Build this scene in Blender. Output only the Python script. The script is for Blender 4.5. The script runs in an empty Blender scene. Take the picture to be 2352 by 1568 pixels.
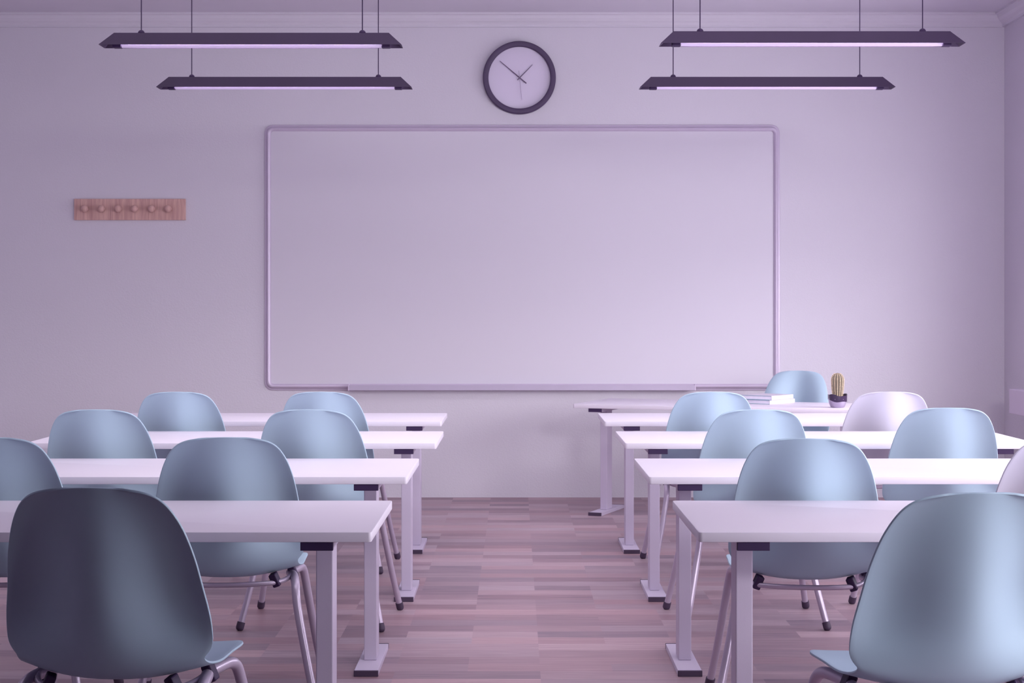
import bpy, bmesh, math, random
from mathutils import Vector, Matrix
C = bpy.context.scene.collection
S = bpy.context.scene
PI = math.pi
random.seed(7)

# ---------------------------------------------------------------- camera
F = 3800.0          # focal length in pixels of the 2352 wide frame
HC = 1.362          # eye height
cam_d = bpy.data.cameras.new('camera')
cam = bpy.data.objects.new('camera', cam_d)
C.objects.link(cam)
cam.location = (0, 0, HC)
cam.rotation_euler = (PI / 2, 0, 0)
cam_d.sensor_width = 36.0
cam_d.lens = F / 2352 * 36
cam_d.shift_x = -8 / 2352
cam_d.shift_y = -66 / 2352
cam_d.clip_start = 0.05
S.camera = cam

# ---------------------------------------------------------------- light
w = bpy.data.worlds.new('world')
S.world = w
w.use_nodes = True
wb = w.node_tree.nodes['Background']
wb.inputs[1].default_value = 12.5
_N = w.node_tree.nodes; _L = w.node_tree.links      # bright hazy sky above a darker ground
_tc = _N.new('ShaderNodeTexCoord'); _sp = _N.new('ShaderNodeSeparateXYZ'); _rp = _N.new('ShaderNodeValToRGB')
_L.new(_tc.outputs['Generated'], _sp.inputs[0]); _L.new(_sp.outputs[2], _rp.inputs['Fac']); _L.new(_rp.outputs['Color'], wb.inputs[0])
_e = _rp.color_ramp.elements
_e[0].position = 0.0; _e[0].color = (0.60, 0.595, 0.63, 1)
_e[1].position = 0.08; _e[1].color = (0.80, 0.79, 0.83, 1)

def area(name, loc, rot, sx, sy, power, col=(1, 1, 1), portal=False, spread=None):
    d = bpy.data.lights.new(name, 'AREA')
    d.shape = 'RECTANGLE'; d.size = sx; d.size_y = sy; d.energy = power; d.color = col
    o = bpy.data.objects.new(name, d); C.objects.link(o)
    o.location = loc; o.rotation_euler = rot
    if portal: d.cycles.is_portal = True
    if spread: d.spread = math.radians(spread)
    return o

XR = 3.607; XL = -4.02; YB = 12.206; YR = -0.6; ZC = 3.562
WIN = [(8.95, 10.95), (6.2, 8.4), (3.1, 5.3), (0.0, 2.2)]
WZ0, WZ1 = 0.83, 2.08
for i, (a, b) in enumerate(WIN):
    area('window_daylight', (XR + 0.33, (a + b) / 2, (WZ0 + WZ1) / 2), (0, PI / 2, 0), WZ1 - WZ0, b - a, 0, portal=True)
area('ceiling_fill', (-0.6, 7.8, ZC - 0.03), (0, 0, 0), 5.6, 5.6, 30, (1.0, 0.97, 1.0), spread=120)  # added soft fill for desktops and floor, not a fixture of the room
rl = area('rear_fill', (2.6, 1.3, 2.95), (0, 0, 0), 1.3, 0.5, 48, (1.0, 0.98, 1.0), spread=130)  # unseen fill added to brighten chair backs and the lower wall
rl.rotation_euler = Vector((-0.22, 1.0, -0.22)).to_track_quat('-Z', 'Y').to_euler()
area('board_wall_fill', (-0.2, 4.7, ZC - 0.16), (math.radians(58), 0, 0), 5.2, 1.1, 37, (1.0, 0.98, 1.0), spread=100)  # added fill, tilted to wash the board wall and farther chairs

sd = bpy.data.lights.new('low_sun', 'SUN'); sd.energy = 1.2; sd.angle = math.radians(34); sd.color = (1.0, 0.96, 1.0)
so_ = bpy.data.objects.new('low_sun', sd); C.objects.link(so_)
so_.rotation_euler = Vector((-0.70, 0.74, -0.38)).to_track_quat('-Z', 'Y').to_euler()

vs = S.view_settings
vs.view_transform = 'Standard'; vs.look = 'None'; vs.gamma = 1.0; vs.use_curve_mapping = False
vs.exposure = 0.31
S.cycles.use_denoising = True
S.cycles.max_bounces = 10
S.cycles.diffuse_bounces = 7
S.cycles.sample_clamp_indirect = 8

# ---------------------------------------------------------------- materials
def nodes(name):
    m = bpy.data.materials.new(name); m.use_nodes = True
    nt = m.node_tree; b = nt.nodes['Principled BSDF']
    return m, nt, b

def mat(name, col, rough=0.5, metal=0.0, var=0.03, scale=6.0, bump=0.0, bscale=200.0, spec=0.5):
    m, nt, b = nodes(name)
    N = nt.nodes; L = nt.links
    tc = N.new('ShaderNodeTexCoord')
    n = N.new('ShaderNodeTexNoise'); n.inputs['Scale'].default_value = scale; n.inputs['Detail'].default_value = 3
    L.new(tc.outputs['Object'], n.inputs['Vector'])
    r = N.new('ShaderNodeValToRGB')
    r.color_ramp.elements[0].position = 0.3; r.color_ramp.elements[1].position = 0.7
    r.color_ramp.elements[0].color = tuple(c * (1 - var) for c in col) + (1,)
    r.color_ramp.elements[1].color = tuple(min(1, c * (1 + var)) for c in col) + (1,)
    L.new(n.outputs['Fac'], r.inputs['Fac'])
    L.new(r.outputs['Color'], b.inputs['Base Color'])
    b.inputs['Roughness'].default_value = rough
    b.inputs['Metallic'].default_value = metal
    b.inputs['Specular IOR Level'].default_value = spec
    if bump > 0:
        n2 = N.new('ShaderNodeTexNoise'); n2.inputs['Scale'].default_value = bscale; n2.inputs['Detail'].default_value = 4
        L.new(tc.outputs['Object'], n2.inputs['Vector'])
        bp = N.new('ShaderNodeBump'); bp.inputs['Strength'].default_value = bump; bp.inputs['Distance'].default_value = 0.004
        L.new(n2.outputs['Fac'], bp.inputs['Height']); L.new(bp.outputs['Normal'], b.inputs['Normal'])
    return m

M_wall = mat('wall_paint', (0.625, 0.588, 0.67), 0.9, var=0.012, scale=0.7, bump=0.35, bscale=90, spec=0.2)
M_ceil = mat('ceiling_paint', (0.625, 0.588, 0.67), 0.9, var=0.01, spec=0.2)
M_rear = mat('rear_wall_paint', (0.06, 0.05, 0.10), 0.9, var=0.02, spec=0.2)
M_board = mat('whiteboard_enamel', (0.625, 0.585, 0.675), 0.45, var=0.006, scale=0.6, spec=0.35)
M_frame = mat('board_frame_aluminium', (0.56, 0.48, 0.62), 0.38, metal=0.15, var=0.02)
M_tray = mat('tray_aluminium', (0.46, 0.40, 0.53), 0.45, metal=0.1, var=0.02)
M_top = mat('desk_laminate', (0.70, 0.64, 0.748), 0.42, var=0.008, scale=3, spec=0.4)
M_steel = mat('desk_powder_coat', (0.53, 0.46, 0.60), 0.5, var=0.012, bump=0.06, bscale=400)
M_black = mat('black_plastic', (0.036, 0.016, 0.064), 0.55, var=0.05, spec=0.3)
M_dark = mat('lamp_hood_paint', (0.046, 0.026, 0.068), 0.6, var=0.04, spec=0.3)
M_cap = mat('rubber_foot', (0.058, 0.034, 0.075), 0.6, var=0.05)
M_shell = mat('pale_blue_polypropylene', (0.37, 0.485, 0.605), 0.52, var=0.012, scale=4, bump=0.03, bscale=500, spec=0.45)
M_shell_sunlit = mat('sunlit_polypropylene', (0.50, 0.485, 0.59), 0.47, var=0.012, scale=4, bump=0.03, bscale=500, spec=0.45)  # shell blue paled to stand in for sunlit overexposure
M_chrome = mat('chair_tube_paint', (0.50, 0.42, 0.55), 0.33, metal=0.35, var=0.02)
M_face = mat('clock_face_card', (0.62, 0.55, 0.71), 0.35, var=0.006)
M_ring = mat('clock_rim_plastic', (0.060, 0.032, 0.092), 0.5, var=0.05)
M_hand = mat('clock_hand_metal', (0.10, 0.06, 0.13), 0.5)
M_hand2 = mat('second_hand_metal', (0.28, 0.22, 0.34), 0.5)
M_sill = mat('sill_paint', (0.63, 0.55, 0.69), 0.6, var=0.01)
M_page = mat('book_pages', (0.78, 0.73, 0.86), 0.8, var=0.02, scale=40)
M_cover = mat('book_cover_teal', (0.20, 0.36, 0.46), 0.5)
M_white = mat('book_spine_white', (0.62, 0.57, 0.68), 0.5, var=0.01)
M_pot = mat('pot_silver_glaze', (0.40, 0.34, 0.46), 0.18, metal=0.75, var=0.03)
M_potd = mat('pot_dark_glaze', (0.045, 0.028, 0.065), 0.12, var=0.05)
M_soil = mat('soil', (0.06, 0.035, 0.05), 0.95, var=0.3, scale=60)
M_cact = mat('cactus_skin', (0.20, 0.165, 0.13), 0.8, var=0.15, scale=50)
M_spine = mat('cactus_spines', (0.80, 0.64, 0.46), 0.8, var=0.2, scale=80)

def emis(name, col, s):
    m, nt, b = nodes(name)
    n = nt.nodes.new('ShaderNodeTexNoise'); n.inputs['Scale'].default_value = 2
    b.inputs['Base Color'].default_value = col + (1,)
    b.inputs['Emission Color'].default_value = col + (1,)
    b.inputs['Emission Strength'].default_value = s
    return m
M_tube = emis('fluorescent_tube', (0.60, 0.50, 0.70), 0.30)

def wood_rack():
    m, nt, b = nodes('pine_wood'); N = nt.nodes; L = nt.links
    tc = N.new('ShaderNodeTexCoord'); mp = N.new('ShaderNodeMapping')
    mp.inputs['Scale'].default_value = (34, 8, 2.6)
    L.new(tc.outputs['Object'], mp.inputs['Vector'])
    n = N.new('ShaderNodeTexNoise'); n.inputs['Scale'].default_value = 1.6; n.inputs['Detail'].default_value = 6
    n.inputs['Distortion'].default_value = 0.8
    L.new(mp.outputs['Vector'], n.inputs['Vector'])
    r = N.new('ShaderNodeValToRGB')
    r.color_ramp.elements[0].position = 0.32; r.color_ramp.elements[1].position = 0.68
    r.color_ramp.elements[0].color = (0.46, 0.26, 0.245, 1)
    r.color_ramp.elements[1].color = (0.66, 0.41, 0.37, 1)
    L.new(n.outputs['Fac'], r.inputs['Fac']); L.new(r.outputs['Color'], b.inputs['Base Color'])
    b.inputs['Roughness'].default_value = 0.65
    return m
M_wood = wood_rack()

def floor_mat():
    m, nt, b = nodes('strip_parquet'); N = nt.nodes; L = nt.links
    def math_(op, a, bb=None):
        n = N.new('ShaderNodeMath'); n.operation = op
        for i, v in enumerate((a, bb)):
            if v is None: continue
            if isinstance(v, (int, float)): n.inputs[i].default_value = v
            else: L.new(v, n.inputs[i])
        return n.outputs[0]
    def comb(x, y, z=0.0):
        n = N.new('ShaderNodeCombineXYZ')
        for i, v in enumerate((x, y, z)):
            if isinstance(v, (int, float)): n.inputs[i].default_value = v
            else: L.new(v, n.inputs[i])
        return n.outputs[0]
    def wn(v):
        n = N.new('ShaderNodeTexWhiteNoise'); n.noise_dimensions = '3D'; L.new(v, n.inputs['Vector']); return n.outputs['Value']
    tc = N.new('ShaderNodeTexCoord'); sp = N.new('ShaderNodeSeparateXYZ'); L.new(tc.outputs['Object'], sp.inputs[0])
    x, y = sp.outputs[0], sp.outputs[1]
    row = math_('FLOOR', math_('DIVIDE', y, 0.131))
    k = math_('FLOOR', math_('DIVIDE', math_('ADD', x, 0.182 + 27.6), 0.276))
    off = math_('FLOOR', math_('MULTIPLY', wn(comb(row, 3.7)), 2.0))
    k2 = math_('FLOOR', math_('DIVIDE', math_('ADD', k, off), 2.0))
    r2 = wn(comb(k2, row, 1.3))
    # one strip in three is split again into single units
    split = math_('GREATER_THAN', wn(comb(k2, row, 9.1)), 0.62)
    r1 = wn(comb(k, row, 5.5))
    mx = N.new('ShaderNodeMix'); L.new(split, mx.inputs[0]); L.new(r2, mx.inputs[2]); L.new(r1, mx.inputs[3])
    tone = mx.outputs[0]
    idv = math_('ADD', math_('MULTIPLY', k2, 7.3), math_('MULTIPLY', row, 3.1))
    # grain, stretched along x
    g = N.new('ShaderNodeTexNoise'); g.inputs['Scale'].default_value = 1.0; g.inputs['Detail'].default_value = 5; g.inputs['Roughness'].default_value = 0.62
    L.new(comb(math_('ADD', math_('MULTIPLY', x, 1.6), idv), math_('MULTIPLY', y, 100.0)), g.inputs['Vector'])
    g2 = N.new('ShaderNodeTexNoise'); g2.inputs['Scale'].default_value = 1.0; g2.inputs['Detail'].default_value = 2
    L.new(comb(math_('ADD', math_('MULTIPLY', x, 6.0), idv), math_('MULTIPLY', y, 260.0)), g2.inputs['Vector'])
    t = math_('ADD', math_('MULTIPLY', tone, 0.40), math_('MULTIPLY', g.outputs['Fac'], 0.86))
    t = math_('ADD', t, math_('MULTIPLY', math_('SUBTRACT', g2.outputs['Fac'], 0.57), 0.55))
    r = N.new('ShaderNodeValToRGB'); cr = r.color_ramp
    cr.elements[0].position = 0.25; cr.elements[0].color = (0.14, 0.10, 0.15, 1)
    cr.elements[1].position = 0.88; cr.elements[1].color = (0.47, 0.34, 0.385, 1)
    e = cr.elements.new(0.45); e.color = (0.27, 0.175, 0.21, 1)
    e = cr.elements.new(0.68); e.color = (0.352, 0.236, 0.276, 1)
    L.new(t, r.inputs['Fac'])
    # per strip hue: warmer or greyer
    hu = N.new('ShaderNodeMix'); hu.data_type = 'RGBA'; hu.blend_type = 'MULTIPLY'; hu.inputs[0].default_value = 1.0
    hr = N.new('ShaderNodeValToRGB'); hr.color_ramp.elements[0].color = (1.04, 0.95, 0.95, 1); hr.color_ramp.elements[1].color = (0.96, 1.03, 1.07, 1)
    L.new(wn(comb(k2, row, 4.4)), hr.inputs['Fac'])
    L.new(r.outputs['Color'], hu.inputs[6]); L.new(hr.outputs['Color'], hu.inputs[7])
    L.new(hu.outputs[2], b.inputs['Base Color'])
    b.inputs['Roughness'].default_value = 0.42
    b.inputs['Specular IOR Level'].default_value = 0.4
    return m
M_floor = floor_mat()

# ---------------------------------------------------------------- mesh helpers
def add_box(bm, x0, x1, y0, y1, z0, z1, bev=0.0, seg=2):
    vs_ = [bm.verts.new((x, y, z)) for z in (z0, z1) for y in (y0, y1) for x in (x0, x1)]
    a = vs_
    fs = [(0, 2, 3, 1), (4, 5, 7, 6), (0, 1, 5, 4), (2, 6, 7, 3), (0, 4, 6, 2), (1, 3, 7, 5)]
    faces = [bm.faces.new([a[i] for i in f]) for f in fs]
    if bev > 0:
        es = list({e for f in faces for e in f.edges})
        bmesh.ops.bevel(bm, geom=es, offset=bev, segments=seg, profile=0.5, affect='EDGES')

def box_bm(*a, **k):
    bm = bmesh.new(); add_box(bm, *a, **k); return bm

def catmull(pts, n=8):
    out = []
    P = [Vector(p) for p in pts]
    P = [2 * P[0] - P[1]] + P + [2 * P[-1] - P[-2]]
    for i in range(1, len(P) - 2):
        for j in range(n):
            t = j / n
            a, b, c, d = P[i - 1], P[i], P[i + 1], P[i + 2]
            out.append(0.5 * ((2 * b) + (-a + c) * t + (2 * a - 5 * b + 4 * c - d) * t * t + (-a + 3 * b - 3 * c + d) * t ** 3))
    out.append(P[-2].copy())
    return out

def add_tube(bm, path, r, seg=14, caps=True):
    rings = []
    n = len(path)
    up = None
    for i, p in enumerate(path):
        t = (path[min(i + 1, n - 1)] - path[max(i - 1, 0)]).normalized()
        if up is None:
            up = t.orthogonal().normalized()
        else:
            up = (up - t * up.dot(t)).normalized()
        s = t.cross(up)
        rr = r[i] if isinstance(r, (list, tuple)) else r
        rings.append([bm.verts.new(p + (up * math.cos(2 * PI * k / seg) + s * math.sin(2 * PI * k / seg)) * rr) for k in range(seg)])
    for a, b in zip(rings, rings[1:]):
        for k in range(seg):
            bm.faces.new((a[k], a[(k + 1) % seg], b[(k + 1) % seg], b[k]))
    if caps:
        bm.faces.new(rings[0][::-1]); bm.faces.new(rings[-1])

def add_lathe(bm, prof, seg=48, axis='Z', close=False):
    rings = []
    for (r, h) in prof:
        ring = []
        for k in range(seg):
            a = 2 * PI * k / seg
            if axis == 'Z': v = (r * math.cos(a), r * math.sin(a), h)
            else: v = (r * math.cos(a), -h, r * math.sin(a))     # axis out of the back wall, towards the room
            ring.append(bm.verts.new(v))
        rings.append(ring)
    pairs = list(zip(rings, rings[1:]))
    if close: pairs.append((rings[-1], rings[0]))
    for a, b in pairs:
        for k in range(seg):
            bm.faces.new((a[k], a[(k + 1) % seg], b[(k + 1) % seg], b[k]))
    if not close:
        if prof[0][0] > 0: bm.faces.new(rings[0][::-1])
        if prof[-1][0] > 0: bm.faces.new(rings[-1])
    bmesh.ops.remove_doubles(bm, verts=bm.verts, dist=1e-6)

def obj(name, bm, m, parent=None, smooth=False, loc=None, sharp=None):
    bmesh.ops.recalc_face_normals(bm, faces=bm.faces)
    me = bpy.data.meshes.new(name); bm.to_mesh(me); bm.free()
    me.materials.append(m)
    o = bpy.data.objects.new(name, me); C.objects.link(o)
    if smooth:
        for p in me.polygons: p.use_smooth = True
        if sharp is not None: me.set_sharp_from_angle(angle=math.radians(sharp))
    if parent is not None: o.parent = parent
    if loc is not None: o.location = loc
    return o

def tag(o, label, cat, group=None):
    o['label'] = label; o['category'] = cat
    if group: o['group'] = group
    return o

def thing(name, label, cat, loc=(0, 0, 0), rz=0.0, group=None):
    o = bpy.data.objects.new(name, None); C.objects.link(o)
    o.empty_display_size = 0.1
    o.location = loc; o.rotation_euler = (0, 0, rz)
    return tag(o, label, cat, group)

def struct(name, bm, m, **k):
    o = obj(name, bm, m, **k); o['kind'] = 'structure'; return o

def kids(o): return [c for c in bpy.data.objects if c.parent == o]
def dup(root, loc, rz, label, group=None):
    def rec(o, par):
        c = o.copy(); C.objects.link(c)
        if par is not None: c.parent = par
        for ch in kids(o): rec(ch, c)
        return c
    # collect children first: copies must not be picked up again
    tree = {}
    def col(o):
        tree[o] = kids(o)
        for ch in tree[o]: col(ch)
    col(root)
    def rec2(o, par):
        c = o.copy(); C.objects.link(c)
        if par is not None: c.parent = par
        for ch in tree[o]: rec2(ch, c)
        return c
    r = rec2(root, None)
    r.location = loc; r.rotation_euler = (0, 0, rz); r['label'] = label
    if group: r['group'] = group
    elif 'group' in r.keys(): del r['group']
    return r

# ---------------------------------------------------------------- room
struct('floor', box_bm(XL - 0.3, XR + 0.35, YR - 0.3, YB + 0.3, -0.12, 0.0), M_floor)
struct('ceiling', box_bm(XL - 0.3, XR + 0.35, YR - 0.3, YB + 0.3, ZC, ZC + 0.15), M_ceil)
struct('wall_back', box_bm(XL - 0.3, XR + 0.35, YB, YB + 0.3, 0, ZC), M_wall)
struct('wall_left', box_bm(XL - 0.3, XL, YR, YB, 0, ZC), M_wall)
struct('wall_front', box_bm(XL - 0.3, XR + 0.35, YR - 0.3, YR, 0, ZC), M_rear)
bm = bmesh.new()
X2 = XR + 0.35
add_box(bm, XR, X2, YR, YB, 0, WZ0 - 0.17)
add_box(bm, XR, X2, YR, YB, WZ1, ZC)
add_box(bm, XR, X2, WIN[0][1], YB, WZ0 - 0.17, WZ1)
add_box(bm, XR, X2, YR, WIN[3][0], WZ0 - 0.17, WZ1)
add_box(bm, XR, X2, WIN[1][1], WIN[0][0], WZ0 - 0.17, WZ1)
add_box(bm, XR, X2, WIN[2][1], WIN[1][0], WZ0 - 0.17, WZ1)
add_box(bm, XR, X2, WIN[3][1], WIN[2][0], WZ0 - 0.17, WZ1)
for a, b in WIN:
    add_box(bm, XR, X2, a, b, WZ0 - 0.17, WZ0 - 0.02)
struct('wall_right', bm, M_wall)
for i, (a, b) in enumerate(WIN):
    fm = bmesh.new()
    t = 0.05; x0, x1 = XR + 0.22, XR + 0.28
    add_box(fm, x0, x1, a, b, WZ0 - 0.02, WZ0 + t, 0.004); add_box(fm, x0, x1, a, b, WZ1 - t, WZ1, 0.004)
    add_box(fm, x0, x1, a, a + t, WZ0 + t, WZ1 - t, 0.004); add_box(fm, x0, x1, b - t, b, WZ0 + t, WZ1 - t, 0.004)
    mdl = (a + b) / 2
    add_box(fm, x0, x1, mdl - 0.03, mdl + 0.03, WZ0 + t, WZ1 - t, 0.004)
    struct('window_%d' % (i + 1), fm, M_sill)
struct('trim_3', box_bm(3.45, XR + 0.001, -0.4, 11.56, 0.66, WZ0, bev=0.003), M_sill)

# unseen dark pillar, added right of the camera to shade the left foreground chair
struct('shade_pillar', box_bm(1.15, 1.75, 0.6, 2.6, 0, ZC, bev=0.01), M_rear)

def cornice(name, horizontal):
    prof = [(0, 3.466), (0.022, 3.466), (0.022, 3.482), (0.034, 3.494), (0.052, 3.505), (0.068, 3.522), (0.078, 3.543), (0.094, 3.547), (0.094, 3.5625), (0, 3.5625)]
    bm = bmesh.new()
    ra, rb = [], []
    for p, z in prof:
        if horizontal:
            ra.append(bm.verts.new((XL, YB - p, z))); rb.append(bm.verts.new((XR - p, YB - p, z)))
        else:
            ra.append(bm.verts.new((XR - p, YB - p, z))); rb.append(bm.verts.new((XR - p, YR, z)))
    n = len(prof)
    for i in range(n):
        bm.faces.new((ra[i], ra[(i + 1) % n], rb[(i + 1) % n], rb[i]))
    bm.faces.new(ra[::-1]); bm.faces.new(rb)
    struct(name, bm, M_ceil)
cornice('trim_1', True)
cornice('trim_2', False)

# ---------------------------------------------------------------- whiteboard
SC = F / YB   # pixels per metre on the back wall
def wx(px): return (px - 1184) / SC
def wz(py): return HC - (py - 718) / SC
wbx0, wbx1, wbz0, wbz1 = wx(623), wx(1776), wz(881), wz(302)
wb_t = thing('whiteboard', 'large blank whiteboard with rounded aluminium frame mounted on the wall below the clock', 'whiteboard', ((wbx0 + wbx1) / 2, YB, wbz0))
hw, hh = (wbx1 - wbx0) / 2, (wbz1 - wbz0)
bm = bmesh.new(); add_box(bm, -hw - 0.004, hw + 0.004, -0.012, -0.001, -0.004, hh + 0.004)
obj('writing_panel', bm, M_board, wb_t)
def rr_path(off, rad, n=8):
    pts = []
    x1, z1 = hw + off, hh + off; x0, z0 = -hw - off, -off
    for cx, cz, a0 in ((x1 - rad, z1 - rad, 0), (x0 + rad, z1 - rad, PI / 2), (x0 + rad, z0 + rad, PI), (x1 - rad, z0 + rad, 1.5 * PI)):
        for k in range(n + 1):
            a = a0 + PI / 2 * k / n
            pts.append((cx + rad * math.cos(a), cz + rad * math.sin(a)))
    return pts
prof = [(0, .008), (0.001, .016), (0.004, .022), (.010, .028), (.018, .031), (.026, .028), (.031, .022), (.033, .014), (.036, .010), (.044, .010), (.048, .007), (.048, 0.001), (0, 0.001)]
bm = bmesh.new(); rings = []
for o_, h in prof:
    rings.append([bm.verts.new((x, -h, z)) for x, z in rr_path(o_, 0.022 + o_ * 0.8)])
n = len(rings[0])
for a, b in zip(rings, rings[1:] + rings[:1]):
    for k in range(n): bm.faces.new((a[k], a[(k + 1) % n], b[(k + 1) % n], b[k]))
obj('frame', bm, M_frame, wb_t, smooth=True, sharp=40)
mx = (wbx0 + wbx1) / 2
tx0, tx1 = wx(803) - mx, wx(1594) - mx
bm = bmesh.new()
zt0, zt1 = wz(896) - wbz0 + .002, wz(881.5) - wbz0
add_box(bm, tx0, tx1, -0.085, -0.03, zt0, zt0 + 0.012, 0.003)
add_box(bm, tx0, tx1, -0.088, -0.078, zt0, zt1 - 0.004, 0.003)
tr = obj('marker_tray', bm, M_tray, wb_t)
for s, x in ((-1, tx0), (1, tx1)):
    obj('tray_end_cap', box_bm(x - 0.004, x + 0.004, -0.089, -0.03, zt0, zt1, bev=0.002), M_frame, tr)

# ---------------------------------------------------------------- clock
ck = thing('wall_clock', 'round wall clock with dark purple rim and blank pale face above the whiteboard', 'clock', (wx(1193), YB, wz(179.5)))
bm = bmesh.new()
add_lathe(bm, [(0.228, .012), (0.2285, .040), (0.232, .046), (0.240, .049), (0.262, .047), (0.267, .042), (0.2685, .034), (0.2685, .001), (0.228, .001)], 128, 'Y', close=True)
obj('rim', bm, M_ring, ck, smooth=True, sharp=35)
bm = bmesh.new(); add_lathe(bm, [(0.229, .001), (0.229, .014)], 96, 'Y')
obj('clock_face', bm, M_face, ck, smooth=True, sharp=35)
def hand(name, tip, tail, w0, w1, h, m):
    ax, az = tip[0] / SC, -tip[1] / SC; bx, bz = tail[0] / SC, -tail[1] / SC
    d = Vector((ax - bx, az - bz)).normalized(); nrm = Vector((-d.y, d.x))
    bm = bmesh.new(); vs_ = []
    for y in (-h, -h - 0.003):
        for (px, pz, ww) in ((ax, az, w0), (bx, bz, w1)):
            for s in (-1, 1):
                vs_.append(bm.verts.new((px + nrm.x * ww * s / 2, y, pz + nrm.y * ww * s / 2)))
    a = vs_
    for f in ((0, 1, 3, 2), (4, 6, 7, 5), (0, 2, 6, 4), (1, 5, 7, 3), (0, 4, 5, 1), (2, 3, 7, 6)): bm.faces.new([a[i] for i in f])
    return obj(name, bm, m, ck)
hand('hour_hand', (30, -30), (-4.5, 5), 0.0035, 0.0065, 0.018, M_hand)
hand('minute_hand', (-45, -38.5), (16, 13), 0.004, 0.0085, 0.023, M_hand)
hand('second_hand', (5.5, 51), (-1.5, -16), 0.0022, 0.003, 0.028, M_hand2)

# ---------------------------------------------------------------- coat rack
cr_ = thing('coat_rack', 'wooden coat rack board with six round pegs on the wall left of the whiteboard', 'coat rack', ((wx(172) + wx(427)) / 2, YB, wz(505.5)))
hwc = (wx(427) - wx(172)) / 2
obj('board', box_bm(-hwc, hwc, -0.022, -0.0005, 0, wz(457) - wz(505.5), bev=0.002), M_wood, cr_)
for px in (199.5, 237.5, 275.5, 313.5, 352, 390):
    bm = bmesh.new()
    pr = [(0.010, 0.020), (0.010, 0.034), (0.014, 0.038)]
    for k in range(9):
        a = -0.9 + (PI / 2 + 0.9) * k / 8
        pr.append((max(0.027 * math.cos(a), 0.0), 0.060 + 0.027 * math.sin(a)))
    add_lathe(bm, pr, 32, 'Y')
    obj('peg', bm, M_wood, cr_, smooth=True, loc=(wx(px) - cr_.location.x - 0.001, 0, wz(480.5) - cr_.location.z))

# ---------------------------------------------------------------- pendant lamps
def make_lamp(label, loc, L):
    t = thing('pendant_lamp', label, 'lamp', loc, 0, 'pendant strip lamps over the desks')
    D = 0.121; H = 0.065; tl = 0.066; td = 0.045
    bm = bmesh.new()
    def ring(hx, y0, y1, z): return [bm.verts.new(p) for p in ((-hx, y0, z), (hx, y0, z), (hx, y1, z), (-hx, y1, z))]
    o0 = ring(L / 2, 0, D, 0); o1 = ring(L / 2 - tl, td, D - td, H)
    i0 = ring(L / 2 - 0.004, 0.003, D - 0.003, 0); i1 = ring(L / 2 - tl - 0.002, td + 0.001, D - td - 0.001, H - 0.004)
    for a, b in ((o0, o1), (i1, i0), (i0, o0)):
        for k in range(4): bm.faces.new((a[k], a[(k + 1) % 4], b[(k + 1) % 4], b[k]))
    bm.faces.new(o1); bm.faces.new(i1[::-1])
    obj('hood', bm, M_dark, t)
    tb = bmesh.new(); hl = L * 0.4315
    add_tube(tb, [Vector((-hl, D / 2, 0.010)), Vector((hl, D / 2, 0.010))], 0.017, 20)
    tube = obj('fluorescent_tube', tb, M_tube, t, smooth=True, sharp=40); tube['label'] = 'glowing white tube'
    for s in (-1, 1):
        obj('tube_holder', box_bm(s * (hl + 0.022) - 0.022, s * (hl + 0.022) + 0.022, D / 2 - 0.022, D / 2 + 0.022, -0.009, 0.05, bev=0.004), M_black, t)
        c = bmesh.new(); add_lathe(c, [(0.0165, 0), (0.0165, 0.004), (0.013, 0.011), (0.006, 0.0155), (0.0, 0.016)], 20)
        xo = s * 0.55 * L / 1.497
        g = obj('cable_gland', c, M_black, t, smooth=True, loc=(xo, D / 2, H))
        wv = bmesh.new(); add_tube(wv, [Vector((0, 0, 0.012)), Vector((0, 0, ZC - loc[2] - H))], 0.0028, 8)
        obj('cable', wv, M_black, g, smooth=True, sharp=40)
    area('strip_lamp_light', (loc[0], loc[1] + D / 2, loc[2] + 0.031), (0, 0, 0), 1.25 * L / 1.5, 0.055, 22, (1.0, 0.97, 1.0))
    return t
lzb = 2.687
YU = F / 465.0; YLo = F / 391.5
def lampx(px, s): return (px - 1184) / s
make_lamp('dark strip lamp at left nearest the ceiling edge of the picture, left of the clock', (lampx(574, 465), YU, lzb), 1.497)
make_lamp('dark strip lamp hanging farther back on the left, above the whiteboard corner', (lampx(651.5, 391.5), YLo, lzb), 1.499)
make_lamp('dark strip lamp at right hanging nearer and higher, right of the clock', (lampx(1867, 466), F / 467.0, lzb + .002), 1.500)
make_lamp('dark strip lamp hanging farther back on the right, above the whiteboard corner', (lampx(1764, 391.5), YLo, lzb), 1.499)
lamps = [o for o in bpy.data.objects if o.name.startswith('pendant_lamp')]

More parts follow.
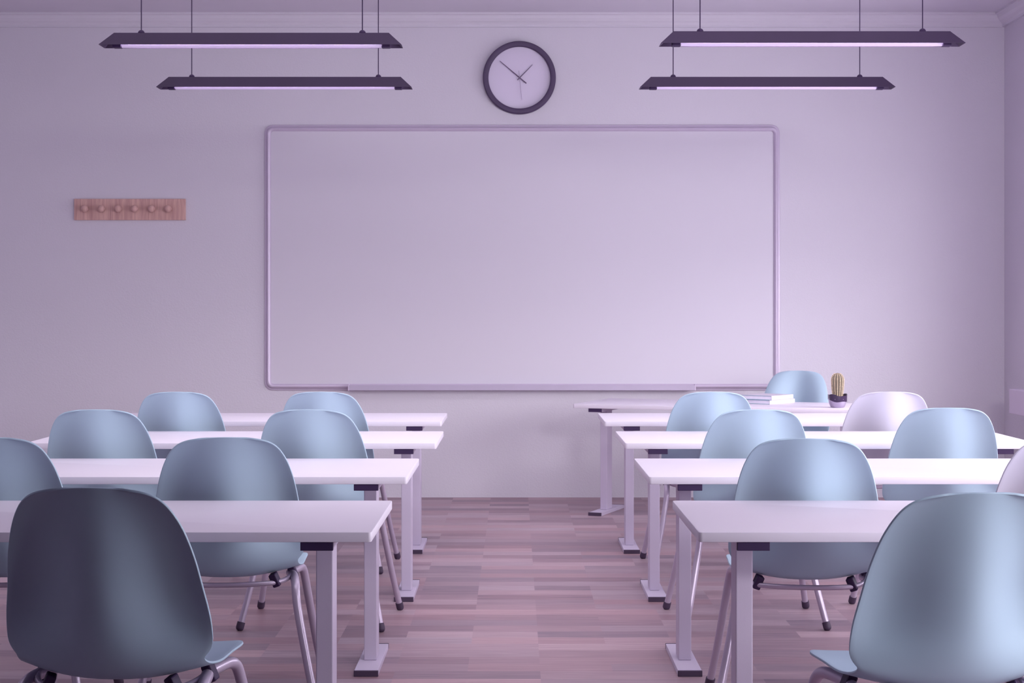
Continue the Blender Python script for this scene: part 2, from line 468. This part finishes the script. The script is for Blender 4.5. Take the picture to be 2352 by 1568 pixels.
# ---------------------------------------------------------------- desks
DL, DD, DT, DH = 1.94, 0.783, 0.028, 0.748
def make_desk(label, loc, rz, group):
    """origin on the floor under the middle of the camera-side edge"""
    t = thing('classroom_desk', label, 'desk', loc, rz, group)
    bm = bmesh.new(); add_box(bm, -DL / 2, DL / 2, 0, DD, DH - DT, DH)
    ve = [e for e in bm.edges if abs(e.verts[0].co.z - e.verts[1].co.z) > 0.01]
    bmesh.ops.bevel(bm, geom=ve, offset=0.011, segments=4, profile=0.5, affect='EDGES')
    es = [e for e in bm.edges if abs(e.verts[0].co.z - e.verts[1].co.z) < 1e-5]
    bmesh.ops.bevel(bm, geom=es, offset=0.0022, segments=2, profile=0.5, affect='EDGES')
    obj('tabletop', bm, M_top, t, smooth=True, sharp=30)
    for s in (-1, 1):
        cx = s * (DL / 2 - 0.154)
        obj('leg_column', box_bm(cx - 0.0245, cx + 0.0245, 0.192, 0.302, 0.0215, DH - DT, bev=0.003), M_steel, t)
        fb = obj('foot_bar', box_bm(cx - 0.045, cx + 0.045, 0.010, 0.512, 0.0, 0.0215, bev=0.0015), M_steel, t)
        for y0, y1 in ((0.0, 0.012), (0.510, 0.522)):
            c = obj('end_cap', box_bm(cx - 0.0458, cx + 0.0458, y0, y1, 0, 0.0222, bev=0.0015), M_cap, fb)
        br = obj('support_bar', box_bm(cx - 0.044, cx + 0.044, 0.016, 0.512, DH - DT - 0.0235, DH - DT - 0.0005, bev=0.0015), M_steel, t)
        for y0, y1 in ((0.004, 0.020), (0.510, 0.522)):
            obj('end_cap', box_bm(cx - 0.0458, cx + 0.0458, y0, y1, DH - DT - 0.0245, DH - DT - 0.0005, bev=0.0015), M_black, br)
    return t
FY = [F / 820.9, F / 613.7, F / 487.5, F / 406.5]
LX = [-0.403, -0.406, -0.373, -0.418]
RX = [0.513, 0.500, 0.518, 0.504]
ordn = ['front edge of the picture', 'second row from the camera', 'third row from the camera', 'row farthest from the camera']
labL = ['long white desk left of the aisle nearest the camera, behind the dark-shaded chair',
        'long white desk left of the aisle, second from the camera',
        'long white desk left of the aisle, third from the camera',
        'long white desk left of the aisle, farthest from the camera under the whiteboard']
labR = ['long white desk right of the aisle nearest the camera, partly behind the big chair',
        'long white desk right of the aisle, second from the camera',
        'long white desk right of the aisle, third from the camera',
        'long white desk right of the aisle, farthest row, in front of the teacher desk']
d0 = make_desk(labL[0], (LX[0] - DL / 2, FY[0], 0), 0, 'long white student desks')
for i in (1, 2, 3): dup(d0, (LX[i] - DL / 2, FY[i], 0), 0, labL[i], 'long white student desks')
for i in range(4): dup(d0, (RX[i] + DL / 2, FY[i], 0), 0, labR[i], 'long white student desks')
phi = math.radians(-21.5)
ux, uy = math.cos(phi), math.sin(phi)
A = Vector((0.387, 11.15))
td = dup(d0, (A.x + ux * DL / 2, A.y + uy * DL / 2, 0), phi, 'white teacher desk set at an angle below the whiteboard, with books and a cactus')
td.name = 'teacher_desk'

# ---------------------------------------------------------------- chairs
def make_chair(label, loc, rz, group):
    t = thing('shell_chair', label, 'chair', loc, rz, group)
    #        y      z     half-width  edge lift   s-curve share
    ctl = [(.262, .446, .090, .000, 0.), (.254, .466, .160, .000, 0.), (.225, .480, .222, .006, 0.), (.160, .484, .260, .012, 0.), (.060, .474, .258, .022, 0.),
           (-.040, .464, .250, .028, 0.), (-.120, .462, .236, .044, .0), (-.178, .484, .236, .062, .15), (-.215, .540, .255, .086, .45),
           (-.238, .620, .255, .094, .85), (-.256, .700, .243, .088, 1.), (-.272, .780, .230, .070, 1.), (-.287, .850, .211, .052, 1.),
           (-.297, .900, .187, .034, 1.), (-.303, .928, .162, .023, 1.), (-.307, .943, .131, .015, 1.), (-.309, .951, .088, .008, 1.)]
    sp = catmull([(0, c[0], c[1]) for c in ctl], 4)
    at = catmull([(c[2], c[3], c[4]) for c in ctl], 4)
    bm = bmesh.new(); NU = 36; rows = []
    n = len(sp)
    for i in range(n):
        tg = (sp[min(i + 1, n - 1)] - sp[max(i - 1, 0)]).normalized()     # from seat front to top of the back
        nr = Vector((0, tg.z, -tg.y))                                      # towards the sitter
        if nr.z < 0 and abs(tg.y) > abs(tg.z): nr = -nr
        hw_, d_, sc = at[i]
        row = []
        for k in range(NU + 1):
            u = -1 + 2 * k / NU
            au = abs(u)
            g_s = (1 - math.cos(PI * au / 0.80)) / 2
            g_b = au ** 2.3
            g = g_s * sc + g_b * (1 - sc)
            flat = Vector((0, 1, 0)); nn = nr.lerp(flat, sc)
            row.append(bm.verts.new(Vector((hw_ * u, sp[i].y, sp[i].z - 0.006 * sc * au * au)) + nn * d_ * g))
        rows.append(row)
    for a, b in zip(rows, rows[1:]):
        for k in range(NU): bm.faces.new((a[k], a[k + 1], b[k + 1], b[k]))
    bmesh.ops.recalc_face_normals(bm, faces=bm.faces)
    sh = obj('seat_shell', bm, M_shell, t, smooth=True)
    so = sh.modifiers.new('thickness', 'SOLIDIFY'); so.thickness = 0.006; so.offset = 0
    bv = sh.modifiers.new('round', 'BEVEL'); bv.width = 0.0022; bv.segments = 2; bv.limit_method = 'ANGLE'; bv.angle_limit = math.radians(50)
    # rail under the seat, clamps, legs
    bm = bmesh.new()
    add_tube(bm, catmull([(-.206, .045, .462), (-.212, -.02, .459), (-.206, -.075, .452), (-.178, -.125, .444), (-.12, -.150, .440), (0, -.156, .438), (.12, -.150, .440), (.178, -.125, .444), (.206, -.075, .452), (.212, -.02, .459), (.206, .045, .462)], 6), 0.0088)
    obj('support_rail', bm, M_chrome, t, smooth=True, sharp=40)
    for s in (-1, 1):
        c = bmesh.new(); add_box(c, -0.013, 0.013, -0.016, 0.016, -0.022, 0.025, 0.004)
        o = obj('clamp', c, M_black, t, loc=(s * 0.158, -0.132, 0.449)); o.rotation_euler = (0.25, -s * 0.35, -s * 0.35)
        c = bmesh.new(); add_box(c, -0.013, 0.013, -0.022, 0.022, -0.026, 0.022, 0.005)
        o = obj('clamp', c, M_black, t, loc=(s * 0.214, -0.006, 0.456)); o.rotation_euler = (0, -s * 0.4, 0)
        def leg(pts, foot):
            bm = bmesh.new()
            path = catmull(pts, 7)
            add_tube(bm, path, [0.0160 - 0.0022 * q / (len(path) - 1) for q in range(len(path))])
            lg = obj('leg', bm, M_chrome, t, smooth=True, sharp=40)
            dv = (path[-1] - path[-2]).normalized()
            e = path[-1]
            fm = bmesh.new()
            pp = [e - dv * 0.012, e + dv * 0.012, e + dv * 0.018, e + dv * 0.023, e + dv * 0.026]
            add_tube(fm, pp, [0.0172, 0.0175, 0.0160, 0.012, 0.005])
            obj('foot_cap', fm, M_cap, lg, smooth=True, sharp=50)
        leg([(s * .205, .010, .452), (s * .216, -.045, .451), (s * .222, -.095, .447), (s * .226, -.135, .432), (s * .229, -.158, .400), (s * .237, -.172, .34), (s * .270, -.218, .17), (s * .302, -.258, .0235)], None)
        leg([(s * .205, .000, .452), (s * .222, .055, .456), (s * .236, .105, .456), (s * .246, .140, .441), (s * .254, .160, .40), (s * .264, .174, .34), (s * .292, .220, .17), (s * .320, .260, .0235)], None)
    return t
g_st = 'pale blue shell chairs at the student desks'
def cx(px, Yt): return (px - 1184) * Yt / F
TY = 0.30   # top of the back sits this far towards the camera from the origin
RY = [4.20, 5.77, 7.34, 8.91]
chairs = [
    # top centre px, row Y, yaw (deg), label
    (527, RY[1], 6, 'pale blue shell chair by the aisle between nearest and second left desks'),
    (-22, RY[1], 2, 'pale blue shell chair cut off by the left picture edge, behind the dark-shaded chair'),
    (719, RY[2], -3, 'pale blue shell chair beside the aisle, at the third left desk'),
    (230, RY[2], 0, 'pale blue shell chair at the third left desk, nearer its left end'),
    (747, RY[3], -4, 'pale blue shell chair nearer the aisle at the farthest left desk'),
    (416, RY[3], 0, 'pale lavender-blue shell chair away from the aisle at the farthest left desk'),
    (2240, RY[0] - 0.11, 7, 'large blue shell chair in the right foreground, cut off by the picture corner'),
    (1844, RY[1] - 0.05, -7, 'pale blue shell chair behind the nearest right desk, with its whole back in view'),
    (2458, RY[1] - 0.02, 0, 'pale shell chair mostly cut off by the right edge, behind the large foreground chair'),
    (1731, RY[2] + 0.01, 2, 'pale blue shell chair by the aisle at the third right desk'),
    (2168, RY[2] + 0.13, -2, 'blue shell chair toward the right wall at the third right desk'),
    (1627, RY[3], 0, 'pale blue shell chair nearer the aisle at the farthest right desk'),
    (2035, RY[3] + 0.02, 0, 'sunlit shell chair coloured almost white in the farthest right row, right of the cactus'),
]
ch0 = make_chair('shell chair with its back in deep shade in the left foreground', (cx(205, RY[0] - TY) + 0.02, RY[0], 0), math.radians(-4), g_st)
for px, y, yaw, lab in chairs:
    px += -10 if px < 1184 else 11
    c_ = dup(ch0, (cx(px, y - TY) - TY * math.sin(math.radians(yaw)), y, 0), math.radians(yaw), lab, g_st)
    if 'white' in lab or lab.startswith('pale shell'):  # strong sun on these backs is put into a paler shell colour
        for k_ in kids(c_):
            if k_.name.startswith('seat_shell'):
                k_.data = k_.data.copy(); k_.data.materials[0] = M_shell_sunlit
# teacher chair, facing the room
dup(ch0, (1.89, 11.47, 0), math.radians(180 - 24), 'pale blue shell chair facing the room behind the teacher desk, beside the cactus')

# ---------------------------------------------------------------- books
def make_book(label, loc, rz, wd, ln, th):
    t = thing('book', label, 'book', loc, rz, 'books stacked on the teacher desk')
    # local x runs along the spine side, local y along the page end
    bm = bmesh.new()
    add_box(bm, 0, ln, 0, wd, 0, 0.0025); add_box(bm, 0, ln, 0, wd, th - 0.0025, th)
    obj('cover', bm, M_cover, t)
    obj('page_block', box_bm(0.004, ln - 0.004, 0.003, wd - 0.004, 0.0025, th - 0.0025), M_page, t)
    obj('spine', box_bm(-0.0005, ln + 0.0005, -0.003, 0.0005, 0, th, bev=0.001), M_white, t)
    obj('cover_sheet', box_bm(-0.0005, ln + 0.0005, -0.002, wd + 0.0005, th, th + 0.0006), M_white, t)
    return t
make_book('white book with teal-edged pages, lying under another on the teacher desk', (1.70, 11.075, DH), math.radians(47), 0.225, 0.30, 0.028)
make_book('white book with teal-edged pages, topmost of the stack on the teacher desk', (1.712, 11.07, DH + 0.029), math.radians(51), 0.235, 0.29, 0.028)

# ---------------------------------------------------------------- cactus
ct = thing('potted_cactus', 'small ribbed cactus in a silver and dark glazed pot on the teacher desk', 'plant', (2.087, 10.72, DH))
bm = bmesh.new()
add_lathe(bm, [(0.0, 0.0), (0.040, 0.0), (0.046, 0.006), (0.056, 0.03), (0.061, 0.055), (0.0605, 0.062), (0.056, 0.062), (0.055, 0.05), (0.0, 0.045)], 40)
pot = obj('pot', bm, M_pot, ct, smooth=True, sharp=50)
# dark collar with a jagged rim, thicker in places
bm = bmesh.new(); seg = 48; ro, ri, ro2, ri2 = [], [], [], []
for k in range(seg):
    a = 2 * PI * k / seg
    top = 0.082 + 0.006 * math.sin(2 * a + 0.6) + 0.003 * math.sin(5 * a)
    bot = 0.050 - 0.012 * math.cos(a + PI / 2 - 0.25) * 1.0 + 0.003 * math.sin(4 * a)
    R = 0.0625 + 0.0012 * math.sin(7 * a)
    ca, sa = math.cos(a), math.sin(a)
    ro.append(bm.verts.new((ca * (R - 0.001), sa * (R - 0.001), bot))); ro2.append(bm.verts.new((ca * R, sa * R, top)))
    ri2.append(bm.verts.new((ca * (R - 0.006), sa * (R - 0.006), top - 0.001))); ri.append(bm.verts.new((ca * (R - 0.007), sa * (R - 0.007), bot)))
for a_, b_ in ((ro, ro2), (ro2, ri2), (ri2, ri), (ri, ro)):
    for k in range(seg): bm.faces.new((a_[k], a_[(k + 1) % seg], b_[(k + 1) % seg], b_[k]))
obj('pot_collar', bm, M_potd, ct, smooth=True, sharp=50)['label'] = 'dark glossy collar'
bm = bmesh.new(); add_lathe(bm, [(0.0, 0.046), (0.054, 0.046), (0.054, 0.066), (0.03, 0.070), (0.0, 0.071)], 32)
obj('soil', bm, M_soil, ct, smooth=True, sharp=50)
NR = 14
def crad(h): # body radius along height 0..1
    if h < 0.72: return 0.029 + 0.0115 * math.sin(min(1, h / 0.72) * PI / 2)
    q = (h - 0.72) / 0.28
    return 0.0405 * math.sqrt(max(0.0, 1 - q * q))
bm = bmesh.new(); prev = None; SEG = NR * 8; HB = 0.158; Z0 = 0.066
for i in range(33):
    h = min(i / 32, 0.9985); r = crad(h)
    ring = []
    for k in range(SEG):
        a = 2 * PI * k / SEG
        rr = r * (0.82 + 0.18 * abs(math.cos(a * NR / 2)) ** 0.8)
        ring.append(bm.verts.new((rr * math.cos(a), rr * math.sin(a), Z0 + HB * h)))
    if prev:
        for k in range(SEG): bm.faces.new((prev[k], prev[(k + 1) % SEG], ring[(k + 1) % SEG], ring[k]))
    prev = ring
bm.faces.new(prev)
body = obj('cactus_body', bm, M_cact, ct, smooth=True)
bm = bmesh.new()
for j in range(NR):
    a = 2 * PI * j / NR
    for i in range(18):
        h = 0.03 + 0.93 * i / 17
        r = crad(h) + 0.0005
        p = Vector((r * math.cos(a), r * math.sin(a), Z0 + HB * h))
        out = Vector((math.cos(a), math.sin(a), 0.3 + (h > 0.8) * 0.8)).normalized()
        bmesh.ops.create_icosphere(bm, subdivisions=1, radius=0.0030, matrix=Matrix.Translation(p))
        for q in range(6):
            d = (out + Vector((random.uniform(-.9, .9), random.uniform(-.9, .9), random.uniform(-.9, .9)))).normalized()
            s_ = d.orthogonal().normalized() * 0.0007; s2 = d.cross(s_)
            v = [bm.verts.new(p + s_), bm.verts.new(p - s_ * .5 + s2 * .8), bm.verts.new(p - s_ * .5 - s2 * .8), bm.verts.new(p + d * 0.0075)]
            for f in ((0, 1, 3), (1, 2, 3), (2, 0, 3)): bm.faces.new([v[x] for x in f])
sps = obj('spines', bm, M_spine, body)
sps['kind'] = 'stuff'
